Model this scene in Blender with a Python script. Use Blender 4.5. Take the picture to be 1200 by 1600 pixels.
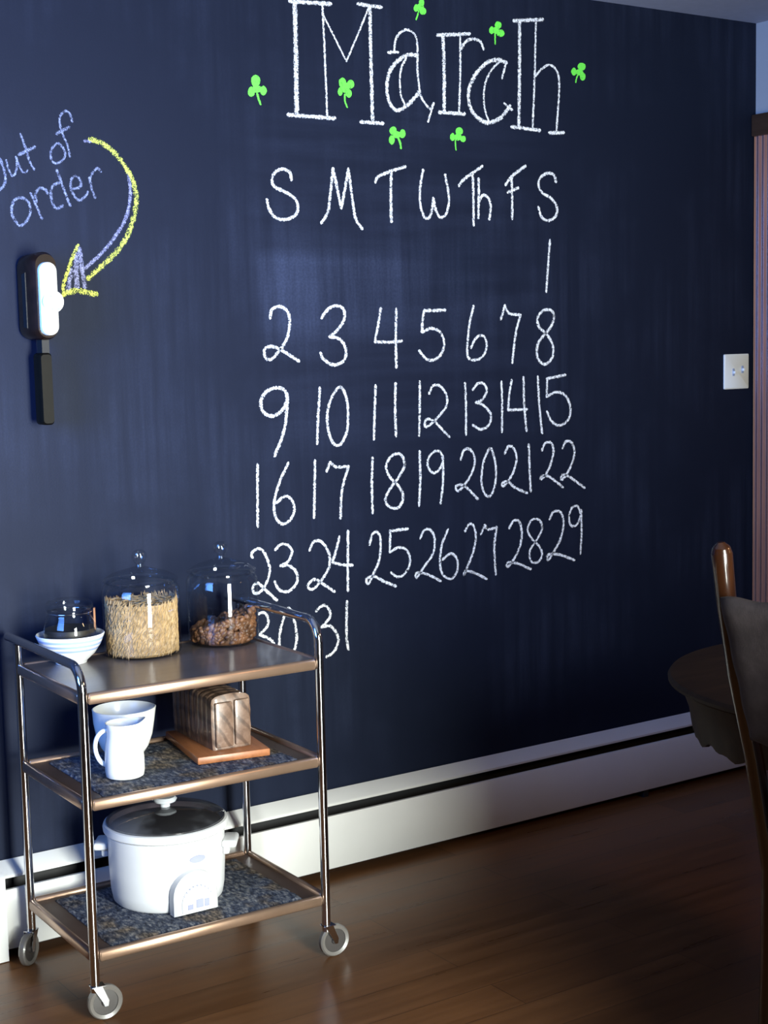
import bpy, bmesh, math, random
from mathutils import Vector, Matrix
random.seed(7)
PI = math.pi
S = bpy.context.scene
for o in list(bpy.data.objects):
    bpy.data.objects.remove(o)
COL = S.collection

# ------------------------------------------------------------ camera, world, lights, exposure
cam_d = bpy.data.cameras.new('camera')
cam_d.sensor_fit = 'VERTICAL'; cam_d.sensor_height = 36.0
cam_d.lens = 2372.99 / 1600.0 * 36.0
cam_d.clip_start = 0.05
cam = bpy.data.objects.new('camera', cam_d); COL.objects.link(cam)
_r = Vector((0.8266775867, -0.5622224492, -0.0225850662))
_u = Vector((0.0807449745, 0.0788108321, 0.9936141615))
_f = Vector((0.5568522396, 0.8232221877, -0.1105477858))
cam.matrix_world = Matrix(((_r.x, _u.x, -_f.x, 0.0), (_r.y, _u.y, -_f.y, -3.49639),
                           (_r.z, _u.z, -_f.z, 1.45496), (0, 0, 0, 1)))
S.camera = cam
S.view_settings.view_transform = 'Standard'
S.view_settings.look = 'None'
S.view_settings.exposure = 0.0
S.view_settings.gamma = 1.0
S.view_settings.use_curve_mapping = False

world = bpy.data.worlds.new('room_ambient'); S.world = world
world.use_nodes = True
bg = world.node_tree.nodes['Background']
bg.inputs[0].default_value = (0.60, 0.62, 0.74, 1); bg.inputs[1].default_value = 0.05

def area(name, loc, target, sx, sy, power, col, spread=180.0):
    d = bpy.data.lights.new(name, 'AREA'); d.shape = 'RECTANGLE'; d.size = sx; d.size_y = sy
    d.energy = power; d.color = col; d.spread = math.radians(spread)
    o = bpy.data.objects.new(name, d); COL.objects.link(o); o.location = loc
    o.rotation_euler = (Vector(target) - Vector(loc)).to_track_quat('-Z', 'Y').to_euler()
    return o
# daylight through the glass door opposite, the window in the left wall, an added warm fill light at the right
area('glass_door_daylight', (1.45, -4.05, 1.02), (1.35, 0.0, 1.12), 0.72, 1.95, 92, (0.95, 1.0, 0.94), 84)
area('side_window_daylight', (-0.35, -0.95, 1.75), (1.30, 0.0, 1.65), 1.0, 1.2, 28, (0.11, 0.32, 1.0), 75)
area('added_warm_fill', (3.55, -2.6, 1.75), (2.4, -1.4, 0.9), 0.25, 0.25, 5.0, (1.0, 0.60, 0.32), 150)

# ------------------------------------------------------------ materials
def nmat(name):
    m = bpy.data.materials.new(name); m.use_nodes = True
    nt = m.node_tree
    return m, nt, nt.nodes['Principled BSDF']
def N(nt, t, **kw):
    n = nt.nodes.new(t)
    for k, v in kw.items():
        if k.startswith('i_'): n.inputs[k[2:].replace('_', ' ')].default_value = v
        else: setattr(n, k, v)
    return n
def L(nt, a, b): nt.links.new(a, b)
def ramp(nt, fac, stops):
    r = nt.nodes.new('ShaderNodeValToRGB'); e = r.color_ramp.elements
    while len(e) > 1: e.remove(e[-1])
    e[0].position, e[0].color = stops[0][0], (*stops[0][1], 1)
    for p, c in stops[1:]:
        q = e.new(p); q.color = (*c, 1)
    L(nt, fac, r.inputs[0]); return r.outputs[0]
def mth(nt, op, a, b=None, c=None, clamp=False):
    n = nt.nodes.new('ShaderNodeMath'); n.operation = op; n.use_clamp = clamp
    for i, v in enumerate((a, b, c)):
        if v is None: continue
        if isinstance(v, (int, float)): n.inputs[i].default_value = v
        else: L(nt, v, n.inputs[i])
    return n.outputs[0]
def mapr(nt, v, a, b, c=0.0, d=1.0, smooth=True):
    n = nt.nodes.new('ShaderNodeMapRange'); n.interpolation_type = 'SMOOTHSTEP' if smooth else 'LINEAR'
    L(nt, v, n.inputs[0])
    for i, q in enumerate((a, b, c, d)): n.inputs[i + 1].default_value = q
    return n.outputs[0]
def coords(nt, scale=(1, 1, 1), rot=(0, 0, 0), out='Object'):
    tc = nt.nodes.new('ShaderNodeTexCoord'); mp = nt.nodes.new('ShaderNodeMapping')
    mp.inputs['Scale'].default_value = scale; mp.inputs['Rotation'].default_value = rot
    L(nt, tc.outputs[out], mp.inputs[0]); return mp.outputs[0]
def noise(nt, vec, scale, detail=3.0, rough=0.55):
    n = N(nt, 'ShaderNodeTexNoise'); n.inputs['Scale'].default_value = scale
    n.inputs['Detail'].default_value = detail; n.inputs['Roughness'].default_value = rough
    L(nt, vec, n.inputs['Vector']); return n.outputs[0]
def bump(nt, h, p, strength=0.3, dist=0.002):
    b = N(nt, 'ShaderNodeBump'); b.inputs['Strength'].default_value = strength; b.inputs['Distance'].default_value = dist
    L(nt, h, b.inputs['Height']); L(nt, b.outputs[0], p.inputs['Normal'])
def plain(name, col, rough=0.5, metal=0.0, spec=0.5, coat=0.0, var=0.12, vscale=14.0, bmp=0.0):
    m, nt, p = nmat(name)
    v = coords(nt); n = noise(nt, v, vscale, 4)
    lo = tuple(c * (1 - var) for c in col); hi = tuple(min(1, c * (1 + var)) for c in col)
    L(nt, ramp(nt, n, [(0.3, lo), (0.7, hi)]), p.inputs['Base Color'])
    p.inputs['Roughness'].default_value = rough; p.inputs['Metallic'].default_value = metal
    p.inputs['Specular IOR Level'].default_value = spec; p.inputs['Coat Weight'].default_value = coat
    p.inputs['Coat Roughness'].default_value = 0.08
    if bmp: bump(nt, noise(nt, v, vscale * 8, 3), p, bmp, 0.001)
    return m

def chalkboard():
    m, nt, p = nmat('chalkboard_paint')
    v = coords(nt)
    sep = N(nt, 'ShaderNodeSeparateXYZ'); L(nt, v, sep.inputs[0]); X, Z = sep.outputs[0], sep.outputs[2]
    cloud = noise(nt, v, 2.2, 5, 0.6)
    streak = noise(nt, coords(nt, (26, 1, 1.5)), 1.0, 4, 0.6)
    swipe = noise(nt, coords(nt, (1.2, 1, 16), (0, 0.10, 0)), 1.0, 3, 0.5)
    dust = mth(nt, 'MULTIPLY', mapr(nt, cloud, 0.38, 0.72), mapr(nt, streak, 0.3, 0.75))
    dust = mth(nt, 'MULTIPLY', dust, 0.17)
    # smeared, half wiped patch left of the 1 and down to the 2, 3 and 4
    ax = mth(nt, 'MULTIPLY', mapr(nt, X, 1.95, 2.02), mapr(nt, X, 2.62, 2.32))
    az = mth(nt, 'MULTIPLY', mapr(nt, Z, 1.40, 1.55), mapr(nt, Z, 1.72, 1.67))
    patch = mth(nt, 'MULTIPLY', mth(nt, 'MULTIPLY', ax, az), mapr(nt, streak, 0.25, 0.7, 0.25, 1.0))
    bx = mth(nt, 'MULTIPLY', mapr(nt, X, 1.9, 2.1), mapr(nt, X, 3.1, 2.7))
    bz = mth(nt, 'MULTIPLY', mapr(nt, Z, 1.05, 1.25), mapr(nt, Z, 2.25, 2.0))
    body = mth(nt, 'MULTIPLY', mth(nt, 'MULTIPLY', bx, bz), mapr(nt, swipe, 0.35, 0.7))
    d = mth(nt, 'ADD', dust, mth(nt, 'ADD', mth(nt, 'MULTIPLY', patch, 0.30), mth(nt, 'MULTIPLY', body, 0.08)), clamp=True)
    fine = noise(nt, v, 160, 2)
    d = mth(nt, 'MULTIPLY', d, mapr(nt, fine, 0.2, 0.8, 0.7, 1.2))
    L(nt, ramp(nt, d, [(0.0, (0.0080, 0.0118, 0.0262)), (1.0, (0.062, 0.082, 0.16))]), p.inputs['Base Color'])
    p.inputs['Roughness'].default_value = 0.52
    p.inputs['Specular IOR Level'].default_value = 0.10
    bump(nt, noise(nt, v, 220, 2), p, 0.25, 0.0006)
    return m

def chalk(name, col, lo=0.34, hi=0.50):
    m, nt, p = nmat(name)
    p.inputs['Base Color'].default_value = (*col, 1); p.inputs['Roughness'].default_value = 0.95
    p.inputs['Specular IOR Level'].default_value = 0.1
    uv = N(nt, 'ShaderNodeTexCoord'); sep = N(nt, 'ShaderNodeSeparateXYZ'); L(nt, uv.outputs['UV'], sep.inputs[0])
    av = mth(nt, 'ABSOLUTE', mth(nt, 'MULTIPLY_ADD', sep.outputs[1], 2.0, -1.0))
    edge = mth(nt, 'POWER', av, 3.0)
    g = noise(nt, coords(nt, (1, 1, 1), (0, 0.6, 0)), 420, 2, 0.6)
    g2 = noise(nt, coords(nt, (1, 1, 1)), 120, 2, 0.5)
    s = mth(nt, 'ADD', mth(nt, 'MULTIPLY', g, 0.65), mth(nt, 'MULTIPLY', g2, 0.35))
    s = mth(nt, 'SUBTRACT', s, mth(nt, 'MULTIPLY', edge, 0.22))
    L(nt, mapr(nt, s, lo, hi), p.inputs['Alpha'])
    return m

def thin_glass(name, tint=(0.93, 0.95, 0.96), base=0.05, rim=0.55):
    m = bpy.data.materials.new(name); m.use_nodes = True; nt = m.node_tree
    nt.nodes.remove(nt.nodes['Principled BSDF']); out = nt.nodes['Material Output']
    tr = N(nt, 'ShaderNodeBsdfTransparent'); tr.inputs[0].default_value = (*tint, 1)
    gl = N(nt, 'ShaderNodeBsdfGlossy'); gl.inputs['Roughness'].default_value = 0.03
    lw = N(nt, 'ShaderNodeLayerWeight'); lw.inputs[0].default_value = 0.5
    f = mth(nt, 'MULTIPLY_ADD', mth(nt, 'POWER', lw.outputs['Facing'], 4.0), rim, base)
    mx = N(nt, 'ShaderNodeMixShader'); L(nt, f, mx.inputs[0]); L(nt, tr.outputs[0], mx.inputs[1]); L(nt, gl.outputs[0], mx.inputs[2])
    L(nt, mx.outputs[0], out.inputs[0]); return m

def wood(name, dark, light, scale=(3, 40, 40), rough=0.35, coat=0.0, rot=(0, 0, 0)):
    m, nt, p = nmat(name)
    v = coords(nt, scale, rot); n = noise(nt, v, 1.0, 5, 0.65)
    L(nt, ramp(nt, n, [(0.3, dark), (0.7, light)]), p.inputs['Base Color'])
    p.inputs['Roughness'].default_value = rough; p.inputs['Coat Weight'].default_value = coat; p.inputs['Coat Roughness'].default_value = 0.12
    bump(nt, n, p, 0.15, 0.001); return m

def floor_mat():
    m, nt, p = nmat('dark_wood_floor')
    br = N(nt, 'ShaderNodeTexBrick'); br.offset = 0.37
    L(nt, coords(nt), br.inputs['Vector'])
    br.inputs['Scale'].default_value = 1.0; br.inputs['Brick Width'].default_value = 1.25; br.inputs['Row Height'].default_value = 0.125
    br.inputs['Mortar Size'].default_value = 0.0012; br.inputs['Bias'].default_value = 0.0
    br.inputs['Color1'].default_value = (0.80, 0.80, 0.80, 1); br.inputs['Color2'].default_value = (1.1, 1.1, 1.1, 1); br.inputs['Mortar'].default_value = (0.4, 0.4, 0.4, 1)
    n = noise(nt, coords(nt, (2.2, 26, 1)), 1.0, 5, 0.6)
    c = ramp(nt, n, [(0.25, (0.100, 0.041, 0.014)), (0.75, (0.185, 0.080, 0.030))])
    mx = N(nt, 'ShaderNodeMix', data_type='RGBA', blend_type='MULTIPLY'); mx.inputs[0].default_value = 1.0
    L(nt, c, mx.inputs[6]); L(nt, br.outputs[0], mx.inputs[7]); L(nt, mx.outputs[2], p.inputs['Base Color'])
    L(nt, mapr(nt, n, 0.2, 0.8, 0.26, 0.36), p.inputs['Roughness'])
    p.inputs['Specular IOR Level'].default_value = 0.32
    bump(nt, n, p, 0.08, 0.001); return m

def mat_weave():
    m, nt, p = nmat('woven_fleck')
    v = coords(nt, (1, 1, 1), (0, 0, 0.5)); v2 = coords(nt, (130, 55, 60), (0, 0, 0.9))
    n = noise(nt, v2, 1.0, 2, 0.6); big = noise(nt, v, 9, 2)
    c1 = ramp(nt, n, [(0.30, (0.008, 0.011, 0.022)), (0.46, (0.035, 0.048, 0.085)), (0.60, (0.13, 0.14, 0.16)), (0.74, (0.30, 0.30, 0.31))])
    c2 = ramp(nt, n, [(0.30, (0.012, 0.011, 0.012)), (0.48, (0.075, 0.058, 0.045)), (0.68, (0.26, 0.20, 0.14))])
    mx = N(nt, 'ShaderNodeMix', data_type='RGBA'); L(nt, mapr(nt, big, 0.47, 0.62), mx.inputs[0]); L(nt, c1, mx.inputs[6]); L(nt, c2, mx.inputs[7])
    L(nt, mx.outputs[2], p.inputs['Base Color']); p.inputs['Roughness'].default_value = 0.9
    bump(nt, n, p, 0.8, 0.004); return m

def bowl_mat():
    m, nt, p = nmat('banded_stoneware')
    sep = N(nt, 'ShaderNodeSeparateXYZ'); L(nt, coords(nt), sep.inputs[0])
    z = mth(nt, 'MULTIPLY', sep.outputs[2], 10.0)
    w = (0.78, 0.79, 0.80); b = (0.34, 0.44, 0.72)
    c = ramp(nt, z, [(0.0, w), (0.33, w), (0.345, b), (0.39, b), (0.40, w), (0.44, w), (0.45, b), (0.50, b), (0.51, w), (0.55, w), (0.56, b), (0.61, b), (0.62, w), (1.0, w)])
    L(nt, c, p.inputs['Base Color']); p.inputs['Roughness'].default_value = 0.25; return m

def loaf_mat():
    m, nt, p = nmat('brown_loaf')
    v = coords(nt); n = noise(nt, v, 34, 5, 0.65)
    wv = N(nt, 'ShaderNodeTexWave'); wv.inputs['Scale'].default_value = 11; wv.inputs['Distortion'].default_value = 3.0
    wv.inputs['Detail'].default_value = 2; wv.inputs['Detail Scale'].default_value = 1.2
    L(nt, coords(nt, (1, 1, 1), (0, 0.65, 0)), wv.inputs['Vector'])
    c = ramp(nt, n, [(0.28, (0.10, 0.055, 0.034)), (0.55, (0.185, 0.115, 0.080)), (0.75, (0.29, 0.205, 0.155))])
    mx = N(nt, 'ShaderNodeMix', data_type='RGBA', blend_type='MULTIPLY'); mx.inputs[0].default_value = 0.6
    L(nt, c, mx.inputs[6]); L(nt, ramp(nt, wv.outputs[0], [(0.05, (0.25, 0.22, 0.22)), (0.3, (1, 1, 1))]), mx.inputs[7])
    L(nt, mx.outputs[2], p.inputs['Base Color']); p.inputs['Roughness'].default_value = 0.4; p.inputs['Coat Weight'].default_value = 0.4
    bump(nt, n, p, 0.3, 0.002); return m

M = {}
M['board'] = chalkboard()
M['chalk'] = chalk('white_chalk', (0.86, 0.89, 0.95), 0.35, 0.54)
M['chalk_faint'] = chalk('faint_white_chalk', (0.40, 0.46, 0.74), 0.32, 0.80)
M['chalk_green'] = chalk('green_chalk', (0.16, 0.80, 0.09), 0.28, 0.42)
M['chalk_yellow'] = chalk('yellow_chalk', (0.60, 0.66, 0.13), 0.40, 0.58)
M['chalk_lavender'] = chalk('lavender_chalk', (0.46, 0.48, 0.82), 0.34, 0.74)
M['floor'] = floor_mat()
M['paint'] = plain('white_wall_paint', (0.47, 0.48, 0.48), 0.8, var=0.03, vscale=6)
M['ceiling'] = plain('white_ceiling_paint', (0.36, 0.39, 0.50), 0.85, var=0.04, vscale=30, bmp=0.2)
M['heater'] = plain('white_enamel_steel', (0.66, 0.66, 0.64), 0.32, var=0.03, vscale=5)
M['black'] = plain('black_recess', (0.008, 0.008, 0.009), 0.7)
M['fin'] = plain('dark_fin_metal', (0.02, 0.02, 0.022), 0.5, metal=0.6)
M['chrome'] = plain('chrome_tube', (0.72, 0.73, 0.76), 0.10, metal=1.0, var=0.03)
M['bronze'] = plain('bronze_rim', (0.42, 0.275, 0.19), 0.33, metal=0.75, var=0.08)
M['tray'] = plain('brown_tray', (0.075, 0.045, 0.03), 0.38, var=0.15)
M['laminate'] = wood('brown_laminate', (0.085, 0.070, 0.062), (0.135, 0.112, 0.098), (4, 30, 30), 0.28, 0.25)
M['mat'] = mat_weave()
M['glass'] = thin_glass('clear_jar_glass')
M['pasta'] = plain('tan_grain', (0.42, 0.265, 0.12), 0.55, var=0.3, vscale=90)
M['nuts'] = plain('brown_nuts', (0.15, 0.065, 0.028), 0.5, var=0.7, vscale=45)
M['dark_food'] = plain('dark_contents', (0.018, 0.013, 0.008), 0.5, var=0.5, vscale=60)
M['clasp'] = plain('copper_clasp', (0.34, 0.16, 0.08), 0.4, metal=0.3)
M['bowl'] = bowl_mat()
M['white'] = plain('white_glazed_ceramic', (0.80, 0.81, 0.79), 0.22, var=0.02)
M['crock'] = plain('white_cooker_shell', (0.64, 0.65, 0.66), 0.35, var=0.02)
M['grey_mark'] = plain('grey_print', (0.28, 0.30, 0.42), 0.5)
M['smoked'] = thin_glass('smoked_lid_glass_painted_haze', (0.34, 0.30, 0.32), 0.16, 0.5)
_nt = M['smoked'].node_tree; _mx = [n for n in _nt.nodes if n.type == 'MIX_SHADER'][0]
_df = N(_nt, 'ShaderNodeBsdfDiffuse'); _df.inputs[0].default_value = (0.17, 0.18, 0.21, 1)  # pale grey patches painted in for the hazy reflection on the lid
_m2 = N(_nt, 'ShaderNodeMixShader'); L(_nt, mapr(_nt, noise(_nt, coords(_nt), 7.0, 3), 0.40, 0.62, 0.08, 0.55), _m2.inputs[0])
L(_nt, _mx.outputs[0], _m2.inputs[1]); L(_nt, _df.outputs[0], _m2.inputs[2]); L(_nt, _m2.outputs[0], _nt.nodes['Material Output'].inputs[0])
M['stew'] = plain('dark_red_stew', (0.022, 0.008, 0.006), 0.4, var=0.4, vscale=40)
M['clear_plastic'] = plain('pale_knob_plastic', (0.50, 0.53, 0.57), 0.2)
M['board_wood'] = wood('cutting_board_wood', (0.24, 0.085, 0.03), (0.40, 0.15, 0.055), (40, 4, 40), 0.4)
M['loaf'] = loaf_mat()
M['wheel'] = plain('grey_caster_rubber', (0.135, 0.125, 0.115), 0.32, var=0.15, coat=0.3)
M['wheel_disc'] = plain('dark_caster_disc', (0.045, 0.04, 0.038), 0.4)
M['plate'] = plain('ivory_plastic', (0.90, 0.92, 0.86), 0.35, var=0.02)
M['slot'] = plain('grey_switch_slot', (0.34, 0.42, 0.60), 0.5)
M['phone'] = plain('dark_brown_gloss', (0.014, 0.006, 0.003), 0.25, var=0.4, vscale=30, spec=0.35)
M['phone_white'] = plain('white_gloss_plastic', (0.85, 0.86, 0.85), 0.2, var=0.02)
M['cord'] = plain('dark_grey_plastic', (0.0045, 0.0035, 0.002), 0.45, var=0.3, spec=0.12)
M['chair'] = wood('red_brown_chair_wood', (0.014, 0.005, 0.002), (0.034, 0.011, 0.004), (40, 40, 4), 0.22, 0.5)
M['pad'] = plain('grey_brown_fabric', (0.048, 0.037, 0.041), 0.9, var=0.25, vscale=40, bmp=0.4)
M['table'] = wood('dark_brown_table_wood', (0.018, 0.009, 0.005), (0.040, 0.021, 0.011), (6, 40, 40), 0.55, 0.0)
M['table'].node_tree.nodes['Principled BSDF'].inputs['Specular IOR Level'].default_value = 0.2
M['trim'] = wood('reddish_oak_trim', (0.24, 0.085, 0.038), (0.40, 0.155, 0.075), (60, 60, 3), 0.4, 0.3)
M['dark_trim'] = wood('dark_header_wood', (0.06, 0.028, 0.014), (0.10, 0.05, 0.026), (40, 4, 40), 0.4, 0.2)

# ------------------------------------------------------------ mesh helpers
class MB:
    def __init__(s): s.v = []; s.f = []
    def add(s, vs, fs):
        b = len(s.v); s.v += [tuple(q) for q in vs]; s.f += [tuple(b + i for i in f) for f in fs]; return s
    def box(s, x0, x1, y0, y1, z0, z1, bev=0.0, seg=2, xf=None):
        bm = bmesh.new(); bmesh.ops.create_cube(bm, size=1.0)
        for v in bm.verts:
            v.co = Vector(((x0 + x1) / 2 + v.co.x * (x1 - x0), (y0 + y1) / 2 + v.co.y * (y1 - y0), (z0 + z1) / 2 + v.co.z * (z1 - z0)))
        if bev: bmesh.ops.bevel(bm, geom=bm.edges[:], offset=bev, segments=seg, profile=0.5, affect='EDGES')
        return s.take(bm, xf)
    def take(s, bm, xf=None):
        bm.verts.index_update()
        s.add([(xf @ v.co) if xf else v.co.copy() for v in bm.verts], [[q.index for q in f.verts] for f in bm.faces]); bm.free(); return s
    def lathe(s, prof, n=48, c=(0, 0, 0), closed=False, fn=None):
        vs = []; fs = []; k = len(prof)
        for i in range(n):
            a = 2 * PI * i / n
            for (r, z) in prof:
                q = (c[0] + r * math.cos(a), c[1] + r * math.sin(a), c[2] + z)
                vs.append(fn(q, a, r, z) if fn else q)
        for i in range(n):
            j = (i + 1) % n
            for t in range(k - 1 if not closed else k):
                u = (t + 1) % k
                fs.append((i * k + t, j * k + t, j * k + u, i * k + u))
        return s.add(vs, fs)
    def tube(s, path, r, n=14, cap=True, ry=None):
        P = [Vector(p) for p in path]; vs = []; fs = []; up = Vector((0, 0, 1)); prev = None
        for i, p in enumerate(P):
            t = (P[min(i + 1, len(P) - 1)] - P[max(i - 1, 0)]).normalized()
            if prev is None:
                a = up if abs(t.z) < 0.9 else Vector((1, 0, 0)); nx = t.cross(a).normalized()
            else: nx = (prev - t * prev.dot(t)).normalized()
            prev = nx; ny = t.cross(nx).normalized()
            rr = r[i] if isinstance(r, (list, tuple)) else r
            for k in range(n):
                a = 2 * PI * k / n
                vs.append(p + nx * rr * math.cos(a) + ny * (ry if ry else rr) * math.sin(a))
        for i in range(len(P) - 1):
            for k in range(n):
                q = (k + 1) % n; fs.append((i * n + k, i * n + q, (i + 1) * n + q, (i + 1) * n + k))
        if cap:
            fs.append(tuple(range(n - 1, -1, -1))); fs.append(tuple((len(P) - 1) * n + k for k in range(n)))
        return s.add(vs, fs)
    def prism(s, poly, axis, a, b):
        n = len(poly); vs = []
        for t in (a, b):
            for (p, q) in poly:
                vs.append({'x': (t, p, q), 'y': (p, t, q), 'z': (p, q, t)}[axis])
        fs = [tuple(range(n - 1, -1, -1)), tuple(range(n, 2 * n))] + [(i, (i + 1) % n, n + (i + 1) % n, n + i) for i in range(n)]
        return s.add(vs, fs)
    def blob(s, c, rx, ry, rz, rot=None, nu=8, nv=5):
        vs = [];
        R = rot if rot else Matrix.Identity(3)
        for j in range(1, nv):
            t = PI * j / nv
            for i in range(nu):
                a = 2 * PI * i / nu
                vs.append(Vector(c) + R @ Vector((rx * math.sin(t) * math.cos(a), ry * math.sin(t) * math.sin(a), rz * math.cos(t))))
        top = len(vs); vs.append(Vector(c) + R @ Vector((0, 0, rz))); vs.append(Vector(c) + R @ Vector((0, 0, -rz)))
        fs = []
        for j in range(nv - 2):
            for i in range(nu):
                k = (i + 1) % nu; fs.append((j * nu + i, (j + 1) * nu + i, (j + 1) * nu + k, j * nu + k))
        for i in range(nu):
            k = (i + 1) % nu; fs.append((top, i, k)); fs.append((top + 1, (nv - 2) * nu + k, (nv - 2) * nu + i))
        return s.add(vs, fs)
    def build(s, name, mat, parent=None, ang=38, label=None, kind=None, recalc=True):
        me = bpy.data.meshes.new(name); me.from_pydata([tuple(v) for v in s.v], [], s.f)
        if recalc:
            bm = bmesh.new(); bm.from_mesh(me); bmesh.ops.recalc_face_normals(bm, faces=bm.faces[:]); bm.to_mesh(me); bm.free()
        for p in me.polygons: p.use_smooth = True
        me.set_sharp_from_angle(angle=math.radians(ang))
        me.materials.append(mat)
        o = bpy.data.objects.new(name, me); COL.objects.link(o)
        if parent is not None: o.parent = parent
        if label: o['label'] = label
        if kind: o['kind'] = kind
        return o
def tag(o, label, cat, group=None):
    o['label'] = label; o['category'] = cat
    if group: o['group'] = group
    return o
def thing(name, loc, label, cat, group=None, rz=0.0):
    o = bpy.data.objects.new(name, None); COL.objects.link(o); o.empty_display_size = 0.05
    o.location = loc; o.rotation_euler = (0, 0, rz)
    return tag(o, label, cat, group)
def arc(c, r, a0, a1, n, f): return [f(c[0] + r * math.cos(a0 + (a1 - a0) * i / n), c[1] + r * math.sin(a0 + (a1 - a0) * i / n)) for i in range(n + 1)]

# ------------------------------------------------------------ the setting
XL, XR, H = -1.2, 3.8634, 2.4562
MB().box(XL, XR + 0.1, 0.0, 0.12, -0.1, H + 0.1).build('wall_back', M['board'], kind='structure')
MB().box(XL, XR + 0.1, -4.4, 0.12, -0.1, 0.0).build('floor', M['floor'], kind='structure')
MB().box(XL, XR + 0.1, -4.4, 0.0, H, H + 0.1).build('ceiling', M['ceiling'], kind='structure')
b = MB().box(XR, XR + 0.12, -4.4, -0.95, 0, H).box(XR, XR + 0.12, -0.95, -0.0, 2.10, H).box(XR, XR + 0.12, -0.055, 0.0, 0, 2.10)
b.build('wall_right', M['paint'], kind='structure')
# unseen wall added to shade the lower right from the door light
kw = MB().box(1.86, XR, -2.24, -2.14, 0.0, 0.93).build('wall_added_shade', M['paint'], kind='structure')
MB().box(1.84, XR, -2.26, -2.12, 0.93, 0.96, 0.006).build('added_shade_cap', M['dark_trim'], kind='structure')  # cap of the added shading wall
# fluted door casing hard in the corner, with its header, and the door it frames
def casing(y0, y1):
    n = 25; poly = []
    for i in range(n):
        t = i / (n - 1); y = y0 + (y1 - y0) * t
        d = 0.013 + 0.004 * math.cos(2 * PI * t * 4) if 0.04 < t < 0.96 else 0.010
        poly.append((XR - d, y))
    poly += [(XR, y1), (XR, y0)]
    return MB().prism(poly, 'z', 0.0, 2.095)
casing(-0.004, -0.094).build('trim_1', M['trim'], kind='structure', ang=50)
casing(-0.915, -1.005).build('trim_2', M['trim'], kind='structure', ang=50)
MB().box(XR - 0.024, XR, -1.02, -0.002, 2.095, 2.165, 0.004).build('trim_3', M['dark_trim'], kind='structure')
d = MB().box(XR + 0.05, XR + 0.09, -0.912, -0.098, 0.006, 2.09, 0.002)
for z0, z1 in ((0.15, 0.75), (0.88, 1.95)):
    for y0 in (-0.86, -0.48):
        d.box(XR + 0.042, XR + 0.052, y0, y0 + 0.33, z0, z1, 0.006)
dr = d.build('door_1', M['trim'], kind='structure')
MB().lathe([(0.0, -0.03), (0.02, -0.028), (0.028, -0.015), (0.026, 0.0), (0.012, 0.008), (0.012, 0.03), (0.0, 0.03)], 20).build('door_knob', M['bronze'], dr).matrix_local = Matrix.Translation((XR + 0.018, -0.84, 0.98)) @ Matrix.Rotation(PI / 2, 4, 'Y')

# ------------------------------------------------------------ baseboard heater along the chalkboard wall
ht = thing('baseboard_heater', (0.0, 0.0, 0.0), 'long white metal baseboard heater running along the foot of the chalkboard wall', 'heater')
HX0, HX1 = -1.1, 3.80
MB().prism([(-0.0015, 0.226), (-0.006, 0.228), (-0.050, 0.206), (-0.0525, 0.203), (-0.0525, 0.197), (-0.050, 0.196), (-0.012, 0.212), (-0.0015, 0.212)], 'x', HX0, HX1).build('top_hood', M['heater'], ht)
MB().prism([(-0.060, 0.024), (-0.061, 0.026), (-0.061, 0.166), (-0.058, 0.171), (-0.050, 0.171), (-0.050, 0.166), (-0.057, 0.164), (-0.057, 0.030), (-0.040, 0.030), (-0.040, 0.024)], 'x', HX0, HX1).build('front_panel', M['heater'], ht)
MB().box(HX0, HX1, -0.006, -0.0015, 0.0, 0.212).build('back_plate', M['black'], ht)
e = MB().box(HX0 + 0.02, HX1 - 0.02, -0.047, -0.008, 0.06, 0.15)
e.build('fin_element', M['fin'], ht)
for x in (0.35, 1.9, 3.3):
    MB().box(x, x + 0.02, -0.056, -0.0065, 0.0, 0.060).build('bracket', M['black'], ht)
MB().prism([(-0.0615, 0.0), (-0.076, 0.002), (-0.076, 0.205), (-0.070, 0.213), (-0.0615, 0.218)], 'x', 1.06, 1.199).build('end_cover', M['heater'], ht, label='raised white cover on the heater at the left edge')
MB().box(HX1 - 0.012, HX1, -0.061, -0.002, 0.02, 0.226).build('end_cap', M['heater'], ht)

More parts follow.
